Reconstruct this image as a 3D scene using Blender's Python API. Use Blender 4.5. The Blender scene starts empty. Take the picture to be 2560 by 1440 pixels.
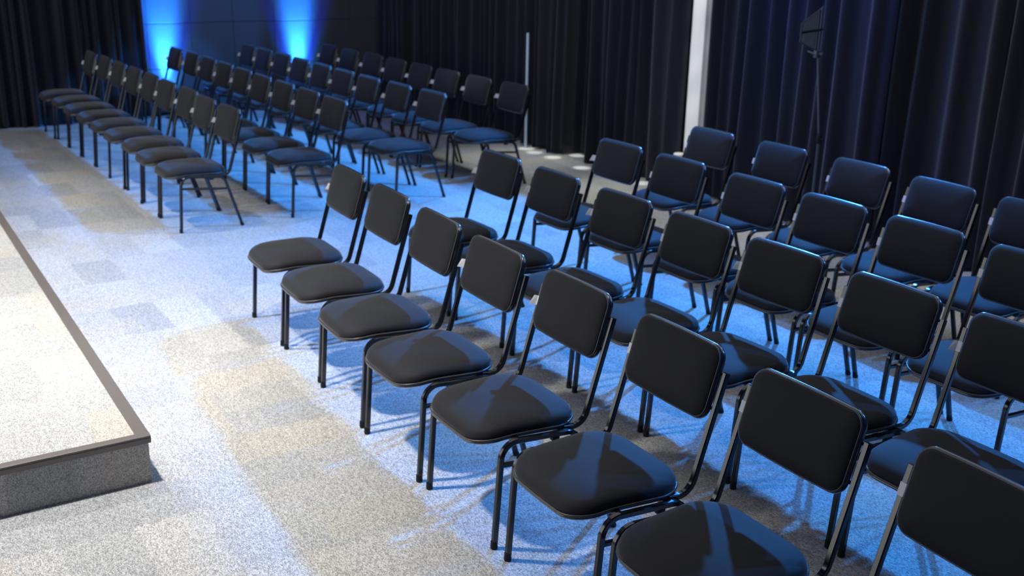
import bpy, bmesh, math, random
from mathutils import Vector, Matrix
C = bpy.context.scene.collection
R = math.radians
PI = math.pi

# ---------------------------------------------------------------- camera
# metres; x runs along the chair rows, y from the stage back towards the rear curtain
cam_data = bpy.data.cameras.new('camera')
cam = bpy.data.objects.new('camera', cam_data); C.objects.link(cam)
cam_data.sensor_fit = 'HORIZONTAL'; cam_data.sensor_width = 36.0
cam_data.lens = 37.1156
cr = Vector((0.54778, 0.836426, 0.018136)); cu = Vector((-0.271422, 0.157167, 0.949541)); cf = Vector((-0.791371, 0.525062, -0.313117))
cam.matrix_world = Matrix(((cr.x, cu.x, -cf.x, 0), (cr.y, cu.y, -cf.y, 0), (cr.z, cu.z, -cf.z, 2.0617), (0, 0, 0, 1)))
cam_data.clip_start = 0.05; cam_data.clip_end = 100
cam_data.dof.use_dof = True
cam_data.dof.focus_distance = 3.25
cam_data.dof.aperture_fstop = 3.5
bpy.context.scene.camera = cam

# ---------------------------------------------------------------- colour management, world
vs = bpy.context.scene.view_settings
vs.view_transform = 'Standard'; vs.look = 'None'; vs.gamma = 1.0; vs.use_curve_mapping = False
vs.exposure = 0.0
world = bpy.data.worlds.new('world'); bpy.context.scene.world = world
world.use_nodes = True
world.node_tree.nodes['Background'].inputs[0].default_value = (0.12, 0.20, 1.0, 1)
world.node_tree.nodes['Background'].inputs[1].default_value = 0.085

# ---------------------------------------------------------------- lights
def spot(name, loc, target, energy, color, angle, blend=0.6, radius=0.06, wide=1.0):
    d = bpy.data.lights.new(name, 'SPOT'); d.energy = energy; d.color = color
    d.spot_size = R(angle); d.spot_blend = blend; d.shadow_soft_size = radius
    o = bpy.data.objects.new(name, d); C.objects.link(o); o.location = loc
    o.rotation_euler = (Vector(target) - Vector(loc)).to_track_quat('-Z', 'Y').to_euler()
    o.scale = (wide, 1, 1)      # barn doors: a wide, flat beam
    return o
def area(name, loc, target, energy, color, sx, sy):
    d = bpy.data.lights.new(name, 'AREA'); d.energy = energy; d.color = color
    d.shape = 'RECTANGLE'; d.size = sx; d.size_y = sy
    o = bpy.data.objects.new(name, d); C.objects.link(o); o.location = loc
    o.rotation_euler = (Vector(target) - Vector(loc)).to_track_quat('-Z', 'Y').to_euler()
    return o
WARM = (1.0, 0.975, 0.93)
BLUE = (0.04, 0.31, 1.0)
# white stage wash hung above the front edge of the stage
for x, e in ((-10.4, 80), (-8.2, 470), (-5.9, 740), (-4.0, 800)):
    spot('stage_wash', (x, 0.35, 3.7), (x, 0.65, 0), e, WARM, 78, 1.0, 0.10)
# bright LED wall across the back of the stage, facing the audience
area('stage_screen_light', (-9.0, -4.6, 2.6), (-8.6, 4.0, 2.6), 290, (0.94, 0.97, 1.0), 9.0, 4.6)
# added white fill over the seating and over the strip of floor at the rear
area('overhead_fill', (-5.5, 3.6, 4.3), (-5.5, 3.6, 0), 95, (1.0, 1.0, 0.88), 10.0, 4.0)
for x in (-8.6, -7.0, -5.4, -3.8, -2.2):
    spot('rear_floor_fill', (x, 5.75, 3.9), (x, 5.65, 0), 300, (0.97, 1.0, 0.90), 29, 1.0, 0.15)
# blue wash hung in front of the rear curtain, aimed over the rows at the stage
for x, ty, e, w in ((-11.0, 3.50, 520, 2.2), (-8.6, 3.50, 600, 2.4), (-5.6, 3.41, 1700, 6.0), (-2.7, 3.41, 300, 4.0), (-0.6, 3.41, 480, 4.0)):
    spot('blue_wash', (x, 5.9, 3.6), (x, ty, 0.0), e, BLUE, 37.4 if x < -7 else 40.3, 0.12, 0.07, w)
# added fill: soft blue tint on the last rows
for x, tx, e in ((-3.6, -3.8, 150), (-9.6, -9.8, 90)):
    spot('blue_rear_fill', (x, 2.9, 3.9), (tx, 5.1, 0.65), e, (0.02, 0.14, 1.0), 34, 1.0, 0.1, 2.6)
# added lamp for the blue spill high on the rear curtain
spot('blue_spill', (-5.6, 5.1, 3.6), (-5.3, 6.3, 2.0), 220, (0.0, 0.11, 1.0), 64, 1.0, 0.1)
# blue uplights standing at the foot of the far wall
for y in (3.52, 5.17):
    spot('uplight_beam', (-12.62, y, 0.14), (-12.75, y, 1.05), 1900, (0.03, 0.33, 1.0), 34, 1.0, 0.02)
    spot('uplight_high', (-12.63, y, 0.14), (-12.75, y, 1.65), 4600, (0.015, 0.15, 1.0), 25, 1.0, 0.02)
    spot('uplight_low', (-12.60, y, 0.14), (-12.75, y, 0.50), 110, (0.04, 0.36, 1.0), 70, 1.0, 0.02)
    spot('uplight_halo', (-12.60, y, 0.14), (-12.75, y, 1.0), 600, (0.010, 0.03, 1.0), 52, 0.9, 0.02)
# added narrow spots, stacked to brighten the white column evenly
for z in (0.2, 0.55, 0.9, 1.25, 1.6, 1.95):
    spot('column_fill', (-6.1, 4.6, 3.6), (-6.72, 6.27, z), 210, (1.0, 0.99, 0.96), 6.5, 1.0, 0.04)
# added spots for the pools of light leaking under the rear curtain
for x, y in ((-9.01, 6.12), (-8.80, 6.08), (-8.50, 6.10), (-8.46, 6.38), (-7.95, 6.05), (-7.15, 6.12)):
    spot('hem_leak_spot', (x, y - 0.1, 3.6), (x, y, 0), 620, (0.95, 1.0, 1.0), 3.4, 0.8, 0.01)

# ---------------------------------------------------------------- materials
def mat(name, color, rough=0.5, spec=0.5, metallic=0.0, sheen=0.0, coat=0.0):
    m = bpy.data.materials.new(name); m.use_nodes = True
    b = m.node_tree.nodes['Principled BSDF']
    b.inputs['Base Color'].default_value = (*color, 1)
    b.inputs['Roughness'].default_value = rough
    b.inputs['Specular IOR Level'].default_value = spec
    b.inputs['Metallic'].default_value = metallic
    b.inputs['Sheen Weight'].default_value = sheen
    b.inputs['Coat Weight'].default_value = coat
    return m
def nd(m, t, **kw):
    n = m.node_tree.nodes.new(t)
    for k, v in kw.items(): setattr(n, k, v)
    return n
def lk(m, a, b): m.node_tree.links.new(a, b)
def bsdf(m): return m.node_tree.nodes['Principled BSDF']

def math_node(m, op, a, b=None):
    n = nd(m, 'ShaderNodeMath', operation=op)
    for i, v in enumerate((a, b)):
        if v is None: continue
        if isinstance(v, (int, float)): n.inputs[i].default_value = v
        else: lk(m, v, n.inputs[i])
    return n.outputs[0]
def carpet(name, base, contrast=1.0):
    m = mat(name, base, 0.95, 0.1, sheen=0.15)
    tc = nd(m, 'ShaderNodeTexCoord')
    # soft patchwork of woven carpet tiles
    dist = nd(m, 'ShaderNodeTexNoise'); dist.inputs['Scale'].default_value = 45.0; dist.inputs['Detail'].default_value = 6
    lk(m, tc.outputs['Object'], dist.inputs['Vector'])
    sub = nd(m, 'ShaderNodeVectorMath', operation='SUBTRACT'); lk(m, dist.outputs['Color'], sub.inputs[0]); sub.inputs[1].default_value = (0.5, 0.5, 0.5)
    sc = nd(m, 'ShaderNodeVectorMath', operation='SCALE'); lk(m, sub.outputs[0], sc.inputs[0]); sc.inputs['Scale'].default_value = 0.07
    add = nd(m, 'ShaderNodeVectorMath', operation='ADD'); lk(m, tc.outputs['Object'], add.inputs[0]); lk(m, sc.outputs[0], add.inputs[1])
    def blocks(sx, sy, off):
        mp = nd(m, 'ShaderNodeMapping'); mp.inputs['Scale'].default_value = (sx, sy, 1); mp.inputs['Location'].default_value = (off, off * 0.7, 0)
        lk(m, add.outputs[0], mp.inputs['Vector'])
        fl = nd(m, 'ShaderNodeVectorMath', operation='FLOOR'); lk(m, mp.outputs[0], fl.inputs[0])
        wn = nd(m, 'ShaderNodeTexWhiteNoise', noise_dimensions='2D'); lk(m, fl.outputs[0], wn.inputs['Vector'])
        return wn.outputs['Value']
    b1 = blocks(1 / 0.5, 1 / 0.25, 0.13); b2 = blocks(1 / 0.25, 1 / 0.5, 3.37)
    mix1 = nd(m, 'ShaderNodeMix', data_type='RGBA'); lk(m, b1, mix1.inputs[0])
    mix1.inputs[6].default_value = (base[0] * 0.78, base[1] * 0.80, base[2] * 0.825, 1)
    mix1.inputs[7].default_value = (base[0] * 1.12, base[1] * 1.11, base[2] * 1.09, 1)
    mix2 = nd(m, 'ShaderNodeMix', data_type='RGBA')
    ramp = nd(m, 'ShaderNodeMapRange'); lk(m, b2, ramp.inputs[0]); ramp.inputs[1].default_value = 0.55; ramp.inputs[2].default_value = 1.0; ramp.inputs[4].default_value = 0.75
    lk(m, ramp.outputs[0], mix2.inputs[0]); lk(m, mix1.outputs[2], mix2.inputs[6])
    mix2.inputs[7].default_value = (base[0] * 1.10, base[1] * 1.01, base[2] * 0.86, 1)
    # loop pile speckle
    vo = nd(m, 'ShaderNodeTexVoronoi'); vo.inputs['Scale'].default_value = 270
    mp = nd(m, 'ShaderNodeMapping'); mp.inputs['Scale'].default_value = (0.6, 1.15, 1)
    lk(m, tc.outputs['Object'], mp.inputs['Vector']); lk(m, mp.outputs[0], vo.inputs['Vector'])
    sep = nd(m, 'ShaderNodeSeparateColor'); lk(m, vo.outputs['Color'], sep.inputs[0])
    n1 = nd(m, 'ShaderNodeTexNoise'); n1.inputs['Scale'].default_value = 55; n1.inputs['Detail'].default_value = 2
    lk(m, tc.outputs['Object'], n1.inputs['Vector'])
    yarn = math_node(m, 'ADD', math_node(m, 'MULTIPLY', sep.outputs[0], 0.72), math_node(m, 'MULTIPLY', n1.outputs['Fac'], 0.28))
    mr = nd(m, 'ShaderNodeMapRange'); lk(m, yarn, mr.inputs[0])
    mr.inputs[1].default_value = 0.12; mr.inputs[2].default_value = 0.88; mr.inputs[3].default_value = 1 - 0.52 * contrast; mr.inputs[4].default_value = 1 + 0.43 * contrast
    mul = nd(m, 'ShaderNodeMix', data_type='RGBA', blend_type='MULTIPLY'); mul.inputs[0].default_value = 1.0
    lk(m, mix2.outputs[2], mul.inputs[6]); lk(m, mr.outputs[0], mul.inputs[7])
    lk(m, mul.outputs[2], bsdf(m).inputs['Base Color'])
    bp = nd(m, 'ShaderNodeBump'); bp.inputs['Strength'].default_value = 0.25; bp.inputs['Distance'].default_value = 0.002
    lk(m, vo.outputs['Distance'], bp.inputs['Height']); bp.invert = True; lk(m, bp.outputs[0], bsdf(m).inputs['Normal'])
    return m
def fabric(name, base, scale=700, rough=0.9, sheen=0.25, spec=0.2, sr=0.5):
    m = mat(name, base, rough, spec, sheen=sheen)
    bsdf(m).inputs['Sheen Roughness'].default_value = sr
    tc = nd(m, 'ShaderNodeTexCoord'); n = nd(m, 'ShaderNodeTexNoise'); n.inputs['Scale'].default_value = scale; n.inputs['Detail'].default_value = 2
    lk(m, tc.outputs['Object'], n.inputs['Vector'])
    mr = nd(m, 'ShaderNodeMapRange'); lk(m, n.outputs['Fac'], mr.inputs[0]); mr.inputs[3].default_value = 0.7; mr.inputs[4].default_value = 1.3
    mx = nd(m, 'ShaderNodeMix', data_type='RGBA', blend_type='MULTIPLY'); mx.inputs[0].default_value = 1
    mx.inputs[6].default_value = (*base, 1); lk(m, mr.outputs[0], mx.inputs[7]); lk(m, mx.outputs[2], bsdf(m).inputs['Base Color'])
    bp = nd(m, 'ShaderNodeBump'); bp.inputs['Strength'].default_value = 0.15; bp.inputs['Distance'].default_value = 0.001
    lk(m, n.outputs['Fac'], bp.inputs['Height']); lk(m, bp.outputs[0], bsdf(m).inputs['Normal'])
    return m

M_FLOOR = carpet('grey_carpet_tiles', (0.40, 0.40, 0.40))
M_STAGE = carpet('stage_carpet', (0.41, 0.41, 0.405), 0.85)
M_FABRIC = fabric('black_upholstery', (0.0106, 0.0108, 0.0145), 700, 0.75, 0.26, 0.35, 0.35)
M_PIPING = mat('black_piping', (0.05, 0.05, 0.053), 0.32, 0.55)
M_SHELL = mat('black_shell', (0.012, 0.012, 0.013), 0.25, 0.9, coat=0.8)
bsdf(M_SHELL).inputs['Coat Roughness'].default_value = 0.18
M_METAL = mat('black_gloss_paint', (0.005, 0.005, 0.006), 0.17, 0.65)
M_RUBBER = mat('black_plastic', (0.012, 0.012, 0.013), 0.6, 0.3)
M_PAPER = mat('white_paper', (0.82, 0.82, 0.84), 0.6, 0.3)
M_CURTAIN = fabric('black_curtain_cloth', (0.0125, 0.0145, 0.024), 300, 0.9, 0.25)
M_FELT = fabric('grey_felt_panel', (0.070, 0.073, 0.088), 160, 0.95, 0.1)
M_WHITE = mat('white_paint', (0.80, 0.80, 0.78), 0.55, 0.3)
M_GREYP = mat('grey_paint', (0.36, 0.36, 0.36), 0.55, 0.3)
M_TRIM = mat('bronze_metal_trim', (0.15, 0.135, 0.128), 0.45, 0.5, metallic=0.3)
M_STAND = mat('dark_stand_metal', (0.085, 0.095, 0.115), 0.4, 0.5)
M_SLIT = mat('painted_slit_light', (0.55, 0.66, 0.85), 0.4, 0.5)  # light through the curtain slit, put into the colour
M_BIN = mat('white_plastic', (0.75, 0.75, 0.72), 0.4, 0.5)
M_LED = mat('lamp_lens', (0.1, 0.4, 0.9), 0.2, 0.5)
bsdf(M_LED).inputs['Emission Color'].default_value = (0.05, 0.35, 1, 1); bsdf(M_LED).inputs['Emission Strength'].default_value = 3.0

# ---------------------------------------------------------------- helpers
def link_mesh(name, bm, m, parent=None, sharp=35, smooth=True):
    bmesh.ops.recalc_face_normals(bm, faces=bm.faces)
    me = bpy.data.meshes.new(name); bm.to_mesh(me); bm.free()
    if smooth:
        for p in me.polygons: p.use_smooth = True
        me.set_sharp_from_angle(angle=R(sharp))
    me.materials.append(m)
    o = bpy.data.objects.new(name, me); C.objects.link(o)
    if parent: o.parent = parent
    return o
def tag(o, label=None, cat=None, group=None, kind=None):
    if label: o['label'] = label
    if cat: o['category'] = cat
    if group: o['group'] = group
    if kind: o['kind'] = kind
    return o
def empty(name, loc, rz=0):
    o = bpy.data.objects.new(name, None); C.objects.link(o); o.location = loc; o.rotation_euler = (0, 0, rz); o.empty_display_size = 0.1
    return o
def box(bm, x0, x1, y0, y1, z0, z1, bev=0.0):
    r = bmesh.ops.create_cube(bm, size=1.0)
    for v in r['verts']:
        v.co = Vector(((x0 + x1) / 2 + v.co.x * (x1 - x0), (y0 + y1) / 2 + v.co.y * (y1 - y0), (z0 + z1) / 2 + v.co.z * (z1 - z0)))
    if bev:
        es = list({e for v in r['verts'] for e in v.link_edges})
        bmesh.ops.bevel(bm, geom=es, offset=bev, segments=2, profile=0.5, affect='EDGES')
def loft(bm, rings, closed=True, cap=True):
    vs_ = [[bm.verts.new(p) for p in r] for r in rings]
    n = len(rings[0])
    for a, b in zip(vs_[:-1], vs_[1:]):
        for i in range(n if closed else n - 1):
            j = (i + 1) % n
            bm.faces.new((a[i], a[j], b[j], b[i]))
    if cap:
        bm.faces.new(vs_[0][::-1]); bm.faces.new(vs_[-1])
    return vs_
def tube(bm, pts, r, n=10, cap=True):
    pts = [Vector(p) for p in pts]; rings = []
    ref = Vector((0, 0, 1)) if abs((pts[1] - pts[0]).normalized().z) < 0.9 else Vector((1, 0, 0))
    for i, p in enumerate(pts):
        t = (pts[min(i + 1, len(pts) - 1)] - pts[max(i - 1, 0)]).normalized()
        a = t.cross(ref).normalized(); b = t.cross(a)
        rr = r[i] if isinstance(r, (list, tuple)) else r
        rings.append([p + a * math.cos(2 * PI * k / n) * rr + b * math.sin(2 * PI * k / n) * rr for k in range(n)])
    loft(bm, rings, True, cap)
def closed_tube(bm, pts, r, n=8):
    pts = [Vector(p) for p in pts]; m = len(pts); rings = []
    c = sum(pts, Vector()) / m
    for i, p in enumerate(pts):
        t = (pts[(i + 1) % m] - pts[i - 1]).normalized()
        up = NORMAL_HINT[0]
        a = t.cross(up).normalized(); b = t.cross(a)
        rings.append([p + a * math.cos(2 * PI * k / n) * r + b * math.sin(2 * PI * k / n) * r for k in range(n)])
    loft(bm, rings + [rings[0]], True, False)
    bmesh.ops.remove_doubles(bm, verts=bm.verts, dist=1e-6)
NORMAL_HINT = [Vector((0, 0, 1))]
def fillet(pts, rads, n=7):
    """polyline in (y, z) with rounded corners"""
    out = [Vector(pts[0])]
    for i in range(1, len(pts) - 1):
        p, a, b = Vector(pts[i]), Vector(pts[i - 1]), Vector(pts[i + 1])
        u, v = (a - p).normalized(), (b - p).normalized()
        ang = u.angle(v); d = rads[i - 1] / math.tan(ang / 2)
        c = p + (u + v).normalized() * (rads[i - 1] / math.sin(ang / 2))
        s, e = p + u * d - c, p + v * d - c
        tot = math.atan2(s.x * e.y - s.y * e.x, s.dot(e))
        for k in range(n + 1):
            t = tot * k / n
            out.append(c + Vector((s.x * math.cos(t) - s.y * math.sin(t), s.x * math.sin(t) + s.y * math.cos(t))))
    out.append(Vector(pts[-1]))
    return out
def square_tube(bm, x, path, w=0.020, ch=0.003):
    """chamfered square tube swept along a path in the plane x = const"""
    h = w / 2
    prof = [(-h + ch, -h), (h - ch, -h), (h, -h + ch), (h, h - ch), (h - ch, h), (-h + ch, h), (-h, h - ch), (-h, -h + ch)]
    rings = []
    for i, p in enumerate(path):
        if i == 0: t = path[1] - p
        elif i == len(path) - 1: t = p - path[-2]
        else: t = (path[i + 1] - p).normalized() + (p - path[i - 1]).normalized()
        t = t.normalized(); nrm = Vector((-t.y, t.x))
        rings.append([Vector((x + px, p.x + nrm.x * pn, p.y + nrm.y * pn)) for px, pn in prof])
    loft(bm, rings)
def rrect(hw0, hw1, y0, y1, r0, r1, ins=0.0, n=9, bow=0.0):
    """rounded rectangle: half width hw0 at y0 and hw1 at y1"""
    hw0 -= ins; hw1 -= ins; y0 += ins; y1 -= ins
    r0 = max(r0 - ins * 0.75, 0.012); r1 = max(r1 - ins * 0.75, 0.012)
    corners = [((hw0 - r0, y0 + r0), r0, -90), ((hw1 - r1, y1 - r1), r1, 0), ((-hw1 + r1, y1 - r1), r1, 90), ((-hw0 + r0, y0 + r0), r0, 180)]
    out = []
    for (cx, cy), r, a0 in corners:
        for k in range(n + 1):
            a = R(a0 + 90 * k / n); out.append((cx + r * math.cos(a), cy + r * math.sin(a)))
    # subdivide the straight sides
    res = []
    for i, p in enumerate(out):
        q = out[(i + 1) % len(out)]
        res.append(p)
        if i % (n + 1) == n:
            for k in range(1, 6): res.append((p[0] + (q[0] - p[0]) * k / 6, p[1] + (q[1] - p[1]) * k / 6))
    if bow:
        ym = (y0 + y1) / 2
        res = [(x, y + (-bow if y < ym else bow) * (1 - (x / max(hw0, hw1)) ** 2) * min(1, abs(y - ym) / (0.5 * (y1 - y0)))) for x, y in res]
    return res
def cushion(bm, outline, levels, place):
    """levels: (inset, height); place maps (x, y, h) to a point"""
    rings = []
    for ins, h in levels:
        rings.append([place(x, y, h) for x, y in outline(ins)])
    v = loft(bm, rings, True, False)
    bm.faces.new(v[0][::-1])
    top = v[-1]; c = bm.verts.new(sum((q.co for q in top), Vector()) / len(top))
    c.co += (place(0, 0, 0.001) - place(0, 0, 0)) * 1.0
    for i in range(len(top)): bm.faces.new((top[i], top[(i + 1) % len(top)], c))

# ---------------------------------------------------------------- the room
def struct(name, bm, m, smooth=False):
    o = link_mesh(name, bm, m, None, smooth=smooth); o['kind'] = 'structure'; return o
bm = bmesh.new(); box(bm, -13.2, 4.0, -6.0, 7.2, -0.10, 0.0); struct('floor', bm, M_FLOOR)
# far wall clad in square felt panels with open joints
bm = bmesh.new(); box(bm, -13.2, -12.79, -6.0, 7.2, 0, 4.0)
for i in range(-4, 9):
    for k in range(0, 8):
        y0 = 3.85 + 0.513 * (i - 1); z0 = 0.036 + 0.5145 * k
        box(bm, -12.795, -12.75, y0 + 0.002, y0 + 0.511, z0 + 0.003, z0 + 0.5115, 0.004)
struct('wall_far', bm, M_FELT)
bm = bmesh.new(); box(bm, -13.2, 4.0, 6.62, 6.8, 0, 4.0); struct('wall_back', bm, M_GREYP)
bm = bmesh.new(); box(bm, -13.2, 4.0, -5.2, -5.0, 0, 4.0); struct('wall_stage', bm, M_WHITE)
# white column between the curtains
bm = bmesh.new()
box(bm, -6.79, -6.635, 6.27, 6.62, 0, 4.0, 0.004)
o = struct('column', bm, M_WHITE)
bm = bmesh.new(); box(bm, -6.825, -6.79, 6.30, 6.62, 0, 4.0, 0.003); box(bm, -6.635, -6.60, 6.30, 6.62, 0, 4.0, 0.003)
struct('trim_1', bm, M_GREYP)

# curtains ---------------------------------------------------------------
def curtain(name, a, b, z0, z1, nrm, fold, amp, seed, label):
    rnd = random.Random(seed); a, b, nrm = Vector(a), Vector(b), Vector(nrm)
    L = (b - a).length; d = (b - a) / L
    cols = []; s = 0.0
    while s < L:
        w = fold * rnd.uniform(0.6, 1.5); w = min(w, L - s) if L - s < fold * 0.7 else w
        am = amp * rnd.uniform(0.55, 1.25); skew = rnd.uniform(0.35, 0.65); dr = rnd.uniform(-0.02, 0.02)
        for k in range(12):
            t = k / 12; u = t / skew * 0.5 if t < skew else 0.5 + (t - skew) / (1 - skew) * 0.5
            pr = (0.5 - 0.5 * math.cos(2 * PI * u)) ** 2.4
            cols.append((min(s + t * w, L), pr * am, dr, rnd.uniform(-0.002, 0.002)))
        s += w
        if s > L - fold * 0.35: break
    cols.append((L, 0, 0, 0))
    bm = bmesh.new(); zs = [z0, z0 + 0.02, z0 + 0.25, z0 + 0.6, z0 + 1.0, z0 + 1.5, z0 + 2.1, z1]
    rows = []
    for j, z in enumerate(zs):
        t = (z - z0) / (z1 - z0); row = []
        for i, (s, off, dr, jit) in enumerate(cols):
            ss = min(max(s + dr * (1 - t) * 1.2, 0), L)
            wav = 0.012 * math.sin(s * 9 + z * 2.1 + seed)
            p = a + d * ss + nrm * (off * (1.30 - 0.35 * t) + jit + wav * (1 - t))
            row.append(bm.verts.new((p.x, p.y, z + (0.012 * math.sin(s * 17 + seed) if j == 0 else 0))))
        rows.append(row)
    for r0, r1 in zip(rows[:-1], rows[1:]):
        for i in range(len(r0) - 1): bm.faces.new((r0[i], r0[i + 1], r1[i + 1], r1[i]))
    o = link_mesh(name, bm, M_CURTAIN, None, 180)
    md = o.modifiers.new('thickness', 'SOLIDIFY'); md.thickness = 0.004; md.offset = -1
    return tag(o, label, 'curtain', 'black curtains along the walls')
curtain('curtain', (-12.66, -2.6, 0), (-12.66, 3.28, 0), 0.012, 3.6, (1, 0, 0), 0.125, 0.075, 3, 'black pleated curtain on the far wall beside the blue-lit panels')
curtain('curtain', (-12.74, 6.34, 0), (-9.27, 6.36, 0), 0.015, 3.6, (0, -1, 0), 0.135, 0.085, 5, 'black curtain behind the far block, between the wall panels and the pale slit')
curtain('curtain', (-9.245, 6.31, 0), (-8.56, 6.27, 0), 0.02, 3.6, (0, -1, 0), 0.16, 0.085, 8, 'narrow black curtain just past the pale slit of light')
curtain('curtain', (-8.66, 6.52, 0), (-8.03, 6.52, 0), 0.02, 3.6, (0, -1, 0), 0.16, 0.085, 13, 'set-back strip of black curtain between two forward ones')
curtain('curtain', (-8.15, 6.30, 0), (-6.83, 6.28, 0), 0.015, 3.6, (0, -1, 0), 0.17, 0.09, 21, 'black curtain ending at the white column on the aisle side')
curtain('curtain', (-6.60, 6.30, 0), (-4.78, 6.30, 0), 0.015, 3.6, (0, -1, 0), 0.165, 0.09, 34, 'black curtain between the white column and the antenna stand')
curtain('curtain', (-4.74, 6.33, 0), (1.6, 6.33, 0), 0.015, 3.6, (0, -1, 0), 0.19, 0.10, 55, 'wide black curtain behind the near block, past the antenna stand')

bm = bmesh.new(); tube(bm, [(-9.05, 6.14, 0.0), (-9.05, 6.14, 1.17)], 0.014, 14)  # added pale strip standing in for light through the curtain gap
tag(link_mesh('slit_light_strip', bm, M_SLIT), 'pale strip painted as the slit of light between black curtains behind the far block', 'light slit')
# stage ------------------------------------------------------------------
st = empty('stage_platform', (-3.875, 0.889, 0), R(-0.018 * 180 / PI))
tag(st, 'low carpeted stage platform with a bronze metal edge', 'stage')
bm = bmesh.new(); box(bm, -8.2, -0.006, -5.2, -0.006, 0.0, 0.196); link_mesh('platform_body', bm, M_STAGE, st, smooth=False)
bm = bmesh.new()
box(bm, -8.2, 0.0, -0.046, 0.004, 0.190, 0.203, 0.0015); box(bm, -8.2, 0.003, -0.002, 0.004, 0.176, 0.198, 0.001)
link_mesh('edge_trim', bm, M_TRIM, st, smooth=False)
bm = bmesh.new()
box(bm, -0.036, 0.004, -5.2, 0.0035, 0.1905, 0.2035, 0.0015); box(bm, -0.002, 0.004, -5.2, 0.003, 0.172, 0.198, 0.001)
link_mesh('edge_trim', bm, M_TRIM, st, smooth=False)

# ---------------------------------------------------------------- the chair
POST0 = Vector((0.409, 0.454)); POST1 = Vector((0.506, 0.778))
PD = (POST1 - POST0).normalized(); PN = Vector((-PD.y, PD.x))       # along the post; towards the sitter
def on_back(x, a, n): 
    p = POST0 + PD * a + PN * n
    return Vector((x, p.x, p.y))
def make_chair():
    root = empty('conference_chair', (0, 0, 0))
    # seat
    out = lambda ins: rrect(0.212, 0.230, -0.040, 0.388, 0.098, 0.115, ins, 9, 0.008)
    slope = lambda y: 0.414 - 0.022 * y - 0.022 * max(0.0, (0.13 - y) / 0.17) ** 2
    place = lambda x, y, h: Vector((x, y, slope(y) + h))
    bm = bmesh.new()
    cushion(bm, out, [(0.004, 0.0), (0.0, 0.004), (0.0003, 0.014), (0.004, 0.025), (0.012, 0.034), (0.027, 0.041), (0.055, 0.047), (0.095, 0.051), (0.14, 0.0535), (0.175, 0.0545)], place)
    seat = link_mesh('seat', bm, M_FABRIC, root, 60)
    bm = bmesh.new(); NORMAL_HINT[0] = Vector((0, 0, 1))
    closed_tube(bm, [place(x, y, 0.0) for x, y in out(-0.001)], 0.0045)
    link_mesh('piping', bm, M_PIPING, seat, 80)
    bm = bmesh.new()
    cushion(bm, out, [(0.016, -0.016), (0.006, -0.0155), (0.0, -0.013), (-0.0025, -0.009), (-0.0022, -0.005), (0.001, -0.002), (0.006, 0.0)], place)
    link_mesh('seat_pan', bm, M_SHELL, root, 50)
    # backrest
    outb = lambda ins: rrect(0.2055, 0.2055, 0.170, 0.408, 0.045, 0.045, ins, 9, 0.004)
    bm = bmesh.new()
    cushion(bm, outb, [(0.003, 0.018), (0.0, 0.021), (0.002, 0.026), (0.008, 0.031), (0.02, 0.036), (0.04, 0.040), (0.07, 0.0425), (0.10, 0.0435)], on_back)
    back = link_mesh('backrest', bm, M_FABRIC, root, 60)
    NORMAL_HINT[0] = Vector((0, PN.x, PN.y)); bm = bmesh.new()
    closed_tube(bm, [on_back(x, a, 0.0220) for x, a in outb(0.0012)], 0.0034)
    link_mesh('piping', bm, M_PIPING, back, 80)
    bm = bmesh.new()
    cushion(bm, outb, [(0.006, 0.0195), (0.0, 0.0185), (-0.003, 0.0160), (-0.0048, 0.0125), (-0.0052, 0.0085), (-0.0045, 0.0045), (-0.002, 0.001), (0.002, -0.002), (0.012, -0.007), (0.05, -0.010), (0.09, -0.0105)], on_back)
    link_mesh('back_shell', bm, M_SHELL, root, 50)
    # uprights: seat rail under the cushion, bend, back post
    for s in (-1, 1):
        bm = bmesh.new(); x = s * 0.2245
        square_tube(bm, x, fillet([(0.30, 0.394), (0.388, 0.384), tuple(POST1)], [0.062], 9))
        for a in (0.235, 0.35): 
            p0, p1 = on_back(s * 0.203, a - 0.02, 0.0), on_back(x, a - 0.02, 0.0); tube(bm, [p0, p1], 0.006, 8)
        link_mesh('upright', bm, M_METAL, root)
    # side frames
    for s in (-1, 1):
        x = s * 0.248
        full = fillet([(0.004, 0.018), (0.030, 0.408), (0.342, 0.384), (0.456, 0.018)], [0.062, 0.062], 8)
        # front leg = first 9 points (straight + bend), rear leg = last 9+1
        bm = bmesh.new(); square_tube(bm, x, full[:10]); lf = link_mesh('leg', bm, M_METAL, root)
        bm = bmesh.new(); square_tube(bm, x, full[10:]); lr = link_mesh('leg', bm, M_METAL, root)
        for lg, y, ty in ((lf, 0.003, 0.06), (lr, 0.461, -0.31)):
            bm = bmesh.new()
            tube(bm, [(x, y, 0.0), (x, y, 0.004), (x, y - ty * 0.01, 0.012), (x, y - ty * 0.02, 0.019), (x, y - ty * 0.03, 0.030)] if ty > 0 else
                 [(x, y, 0.0), (x, y, 0.004), (x, y - 0.004, 0.012), (x, y - 0.006, 0.019), (x, y - 0.009, 0.030)], [0.0125, 0.0135, 0.0135, 0.012, 0.0115], 14)
            link_mesh('foot_cap', bm, M_RUBBER, lg)
        bm = bmesh.new(); square_tube(bm, x, [full[9], full[9].lerp(full[10], 0.5), full[10]])
        rail = link_mesh('side_rail', bm, M_METAL, root)
        bm = bmesh.new(); box(bm, x - 0.011, x + 0.011, 0.235, 0.265, 0.368, 0.386, 0.003)
        link_mesh('bumper', bm, M_RUBBER, rail)
        bm = bmesh.new(); square_tube(bm, x, [Vector((0.030, 0.322)), Vector((0.2, 0.306)), Vector((0.358, 0.292))], 0.016, 0.0025)
        link_mesh('stretcher', bm, M_METAL, root)
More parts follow.
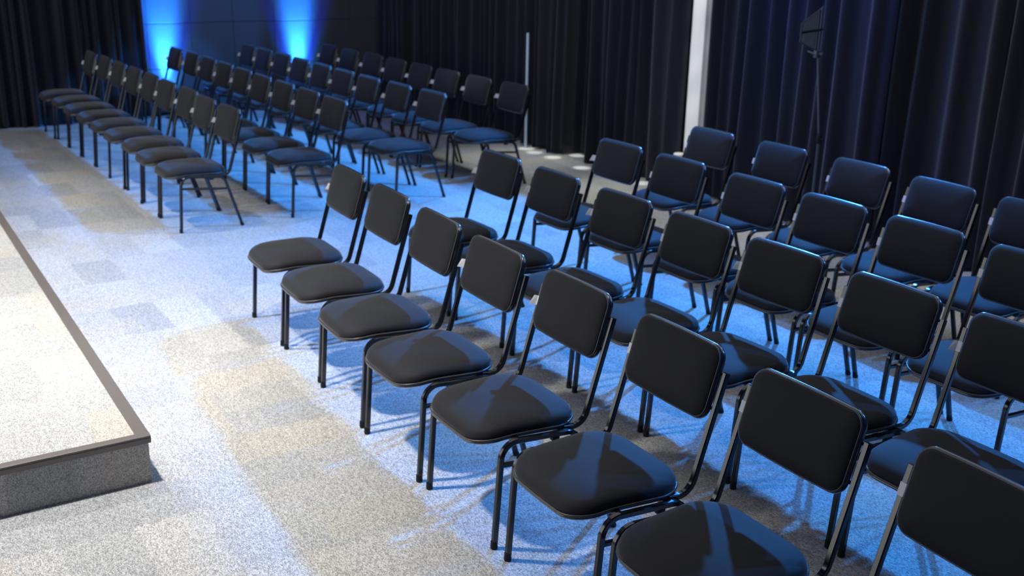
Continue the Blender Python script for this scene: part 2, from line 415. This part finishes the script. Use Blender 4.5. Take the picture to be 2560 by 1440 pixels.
    for y in (0.10, 0.285):
        z = 0.4085 - 0.075 * y
        bm = bmesh.new(); box(bm, -0.2395, 0.2395, y - 0.009, y + 0.009, z - 0.012, z + 0.006, 0.002)
        link_mesh('cross_bar', bm, M_METAL, root, smooth=False)
    return root
def tag_band(flare):
    """paper strip folded round the post on the chair's side away from the aisle light"""
    bm = bmesh.new(); x = -0.2245; h = 0.0108
    a0, a1 = 0.250, 0.287
    ring = lambda a: [on_back(x - h, a, -h), on_back(x + h, a, -h), on_back(x + h, a, h), on_back(x - h, a, h)]
    loft(bm, [ring(a0), ring(a1)], True, False)
    if flare:      # loose end standing off the post, further on some chairs
        w0, w1 = (0.015, 0.009); n0, n1 = (0.018, 0.008) if flare == 1 else (0.029, 0.023)
        f = [on_back(x - h + 0.002, a1, h), on_back(x - h - w1, a1 - 0.002, h + n1), on_back(x - h - w0, a0 - 0.004, h + n0), on_back(x - h + 0.002, a0, h)]
        loft(bm, [f, [p + on_back(0, 0, 0.0012) - on_back(0, 0, 0) for p in f]], True, True)
    return bm
proto = make_chair()
tag_mesh = []
for fl in (0, 1, 2):
    o = link_mesh('seat_tag', tag_band(fl), M_PAPER, None, smooth=False)
    md = o.data; bpy.data.objects.remove(o); tag_mesh.append(md)

ROWS = {
'L1': [(-12.014, 2.043, -0.002), (-11.476, 2.066, 0.002), (-10.937, 2.071, 0.0), (-10.398, 2.08, 0.0), (-9.861, 2.084, 0.0), (-9.327, 2.076, 0.004), (-8.787, 2.093, 0.004), (-8.254, 2.066, -0.003), (-7.722, 2.071, 0.012)],
'L2': [(-12.091, 2.962, -0.009), (-11.546, 2.982, -0.009), (-11.004, 2.983, -0.01), (-10.464, 2.974, -0.008), (-9.924, 2.961, -0.008), (-9.382, 2.945, -0.012), (-8.842, 2.945, -0.008), (-8.306, 2.944, 0.003), (-7.758, 2.939, 0.01)],
'L3': [(-12.178, 3.839, -0.001), (-11.633, 3.82, 0.002), (-11.081, 3.819, -0.003), (-10.536, 3.8, -0.001), (-9.986, 3.796, -0.003), (-9.44, 3.783, -0.002), (-8.892, 3.782, -0.003), (-8.343, 3.808, 0.0), (-7.783, 3.837, 0.014)],
'L4': [(-11.722, 4.65, 0.006), (-11.177, 4.66, 0.01), (-10.633, 4.688, 0.018), (-10.087, 4.684, 0.018), (-9.541, 4.684, 0.017), (-8.998, 4.683, 0.022), (-8.447, 4.694, -0.003), (-7.883, 4.722, 0.007)],
'R1': [(-5.254, 1.884, -0.054), (-4.702, 1.856, -0.048), (-4.143, 1.817, -0.058), (-3.58, 1.787, -0.022), (-3.011, 1.781, -0.025), (-2.426, 1.768, -0.028), (-1.866, 1.756, -0.026), (-1.286, 1.736, -0.052)],
'R2': [(-5.212, 2.858, 0.003), (-4.638, 2.854, -0.009), (-4.026, 2.844, 0.01), (-3.471, 2.835, -0.01), (-2.928, 2.831, 0.017), (-2.385, 2.812, -0.029), (-1.826, 2.8, -0.001), (-1.246, 2.809, -0.011)],
'R3': [(-5.177, 3.742, 0.004), (-4.6, 3.735, 0.009), (-3.987, 3.722, -0.021), (-3.441, 3.711, -0.02), (-2.898, 3.707, -0.011), (-2.326, 3.677, 0.004)],
'R4': [(-5.256, 4.605, -0.007), (-4.631, 4.61, -0.035), (-4.021, 4.612, -0.049), (-3.437, 4.569, -0.052), (-2.861, 4.556, -0.006)],
}
ORD = ['first', 'second', 'third', 'fourth', 'fifth', 'sixth', 'seventh', 'eighth', 'ninth']
ROWN = {'1': 'front row', '2': 'second row', '3': 'third row', '4': 'back row'}
FLARE = {('R1', 0), ('R1', 3), ('R2', 0), ('R2', 1), ('R2', 2), ('R2', 4), ('R2', 6), ('R3', 0), ('R1', 4)}
def place_chair(row, i, first):
    x, y, a = ROWS[row][i]
    if first: r = proto
    else:
        r = proto.copy(); C.objects.link(r)
        for ch in proto.children:
            c = ch.copy(); C.objects.link(c); c.parent = r
            for g in ch.children:
                d = g.copy(); C.objects.link(d); d.parent = c
    r.location = (x, y, 0); r.rotation_euler = (0, 0, a)
    far = row[0] == 'L'
    n = len(ROWS[row]); k = n - 1 - i if far else i
    blk = 'far block' if far else 'near block'
    rn = ROWN[row[1]]
    if k == 0: lab = 'black padded chair at the aisle end of the %s, %s' % (rn, blk)
    elif far and i == 0: lab = 'black padded chair at the far wall end of the %s, %s' % (rn, blk)
    else: lab = 'black padded chair, %s of the %s, %s from the aisle' % (rn, blk, ORD[k])
    tag(r, lab, 'chair', 'black chairs in the %s of the %s' % (rn, blk))
    return r
roots = []
for row in ROWS:
    for i in range(len(ROWS[row])):
        if row == 'L1' and i == 0: continue
        roots.append((row, i, place_chair(row, i, False)))
roots.append(('L1', 0, place_chair('L1', 0, True)))
for row, i, r in roots:
    fl = 2 if row[0] == 'L' else 1 if (row, i) in FLARE else 0
    t = bpy.data.objects.new('seat_tag', tag_mesh[fl]); C.objects.link(t); t.parent = r
    t['label'] = 'white paper tag on the upright'

# ---------------------------------------------------------------- wireless antenna on a stand by the rear curtain
an = empty('antenna_stand', (-4.835, 5.70, 0))
tag(an, 'dark paddle antenna on a slim stand before the rear curtain', 'antenna stand')
bm = bmesh.new(); tube(bm, [(0, 0, 0.05), (0, 0, 0.80)], 0.011, 12); link_mesh('lower_pole', bm, M_STAND, an)
bm = bmesh.new(); tube(bm, [(0, 0, 0.80), (-0.085, 0, 1.36)], 0.008, 12); link_mesh('upper_pole', bm, M_STAND, an)
bm = bmesh.new(); tube(bm, [(0, 0, 0.775), (0, 0, 0.79), (0, 0, 0.835), (-0.005, 0, 0.85)], [0.012, 0.019, 0.019, 0.012], 14); tube(bm, [(0.012, 0, 0.81), (0.045, -0.01, 0.81)], 0.006, 8)
link_mesh('clutch', bm, M_RUBBER, an)
for k in range(3):
    a = R(30 + 120 * k); bm = bmesh.new()
    tube(bm, [(0.01 * math.cos(a), 0.01 * math.sin(a), 0.16), (0.16 * math.cos(a), 0.16 * math.sin(a), 0.06), (0.29 * math.cos(a), 0.29 * math.sin(a), 0.012)], 0.009, 8)
    link_mesh('leg', bm, M_STAND, an)
bm = bmesh.new(); box(bm, -0.105, -0.075, -0.03, 0.015, 1.345, 1.395, 0.006); tube(bm, [(-0.09, -0.03, 1.37), (-0.135, -0.05, 1.385)], 0.006, 8); tube(bm, [(-0.075, 0.0, 1.37), (-0.045, 0.0, 1.375)], 0.009, 8)
link_mesh('clamp', bm, M_STAND, an)
root_p, tip_p = Vector((-0.09, 0.0, 1.53)), Vector((0.005, -0.29, 1.525))
bm = bmesh.new()
tube(bm, [root_p + Vector((0, 0.02, 0)), tip_p], 0.008, 8)
boom = link_mesh('antenna_boom', bm, M_RUBBER, an)
def el_h(t): return 0.142 * (1 - t) + 0.056 * t
for k in range(11):
    t = (k / 10) ** 0.8
    p = root_p.lerp(tip_p, t * 0.97); bm = bmesh.new(); h = el_h(t)
    tube(bm, [p - Vector((0, 0, h)), p + Vector((0, 0, h))], 0.0055 - 0.002 * t, 6)
    link_mesh('antenna_element', bm, M_STAND, boom)
bm = bmesh.new()
for sgn in (-1, 1): tube(bm, [root_p + Vector((0, 0.01, sgn * 0.147)), tip_p + Vector((0, 0, sgn * 0.058))], 0.004, 6)
tube(bm, [tip_p - Vector((0, 0, 0.06)), tip_p + Vector((0, 0, 0.06))], 0.004, 6)
link_mesh('antenna_frame', bm, M_STAND, an)

# ---------------------------------------------------------------- slim white bin by the column
bn = empty('white_bin', (-6.685, 6.13, 0)); tag(bn, 'slim white bin with a rim at the foot of the white column', 'bin')
bm = bmesh.new(); tube(bm, [(0, 0, 0), (0, 0, 0.004), (0, 0, 0.325)], [0.034, 0.036, 0.044], 28); link_mesh('bin_body', bm, M_BIN, bn)
bm = bmesh.new(); tube(bm, [(0, 0, 0.318), (0, 0, 0.320), (0, 0, 0.346), (0, 0, 0.351)], [0.044, 0.049, 0.049, 0.044], 28); link_mesh('bin_lid', bm, M_BIN, bn)

# ---------------------------------------------------------------- floor uplights at the far wall
for y, lab in ((3.52, 'small black uplight on the floor at the curtain edge'), (5.17, 'small black uplight on the floor behind the third row')):
    ul = empty('uplight', (-12.56, y, 0)); tag(ul, lab, 'stage light', 'blue uplights at the far wall')
    bm = bmesh.new(); tube(bm, [(0.0, 0, 0.015), (-0.003, 0, 0.03), (-0.018, 0, 0.125), (-0.02, 0, 0.13)], [0.04, 0.065, 0.07, 0.07], 24); link_mesh('lamp_body', bm, M_RUBBER, ul)
    bm = bmesh.new(); tube(bm, [(-0.0201, 0, 0.1305), (-0.0206, 0, 0.134)], [0.06, 0.058], 24); link_mesh('lens', bm, M_LED, ul)
    bm = bmesh.new(); box(bm, -0.05, 0.05, -0.09, 0.09, 0.0, 0.014, 0.003); link_mesh('bracket', bm, M_RUBBER, ul, smooth=False)
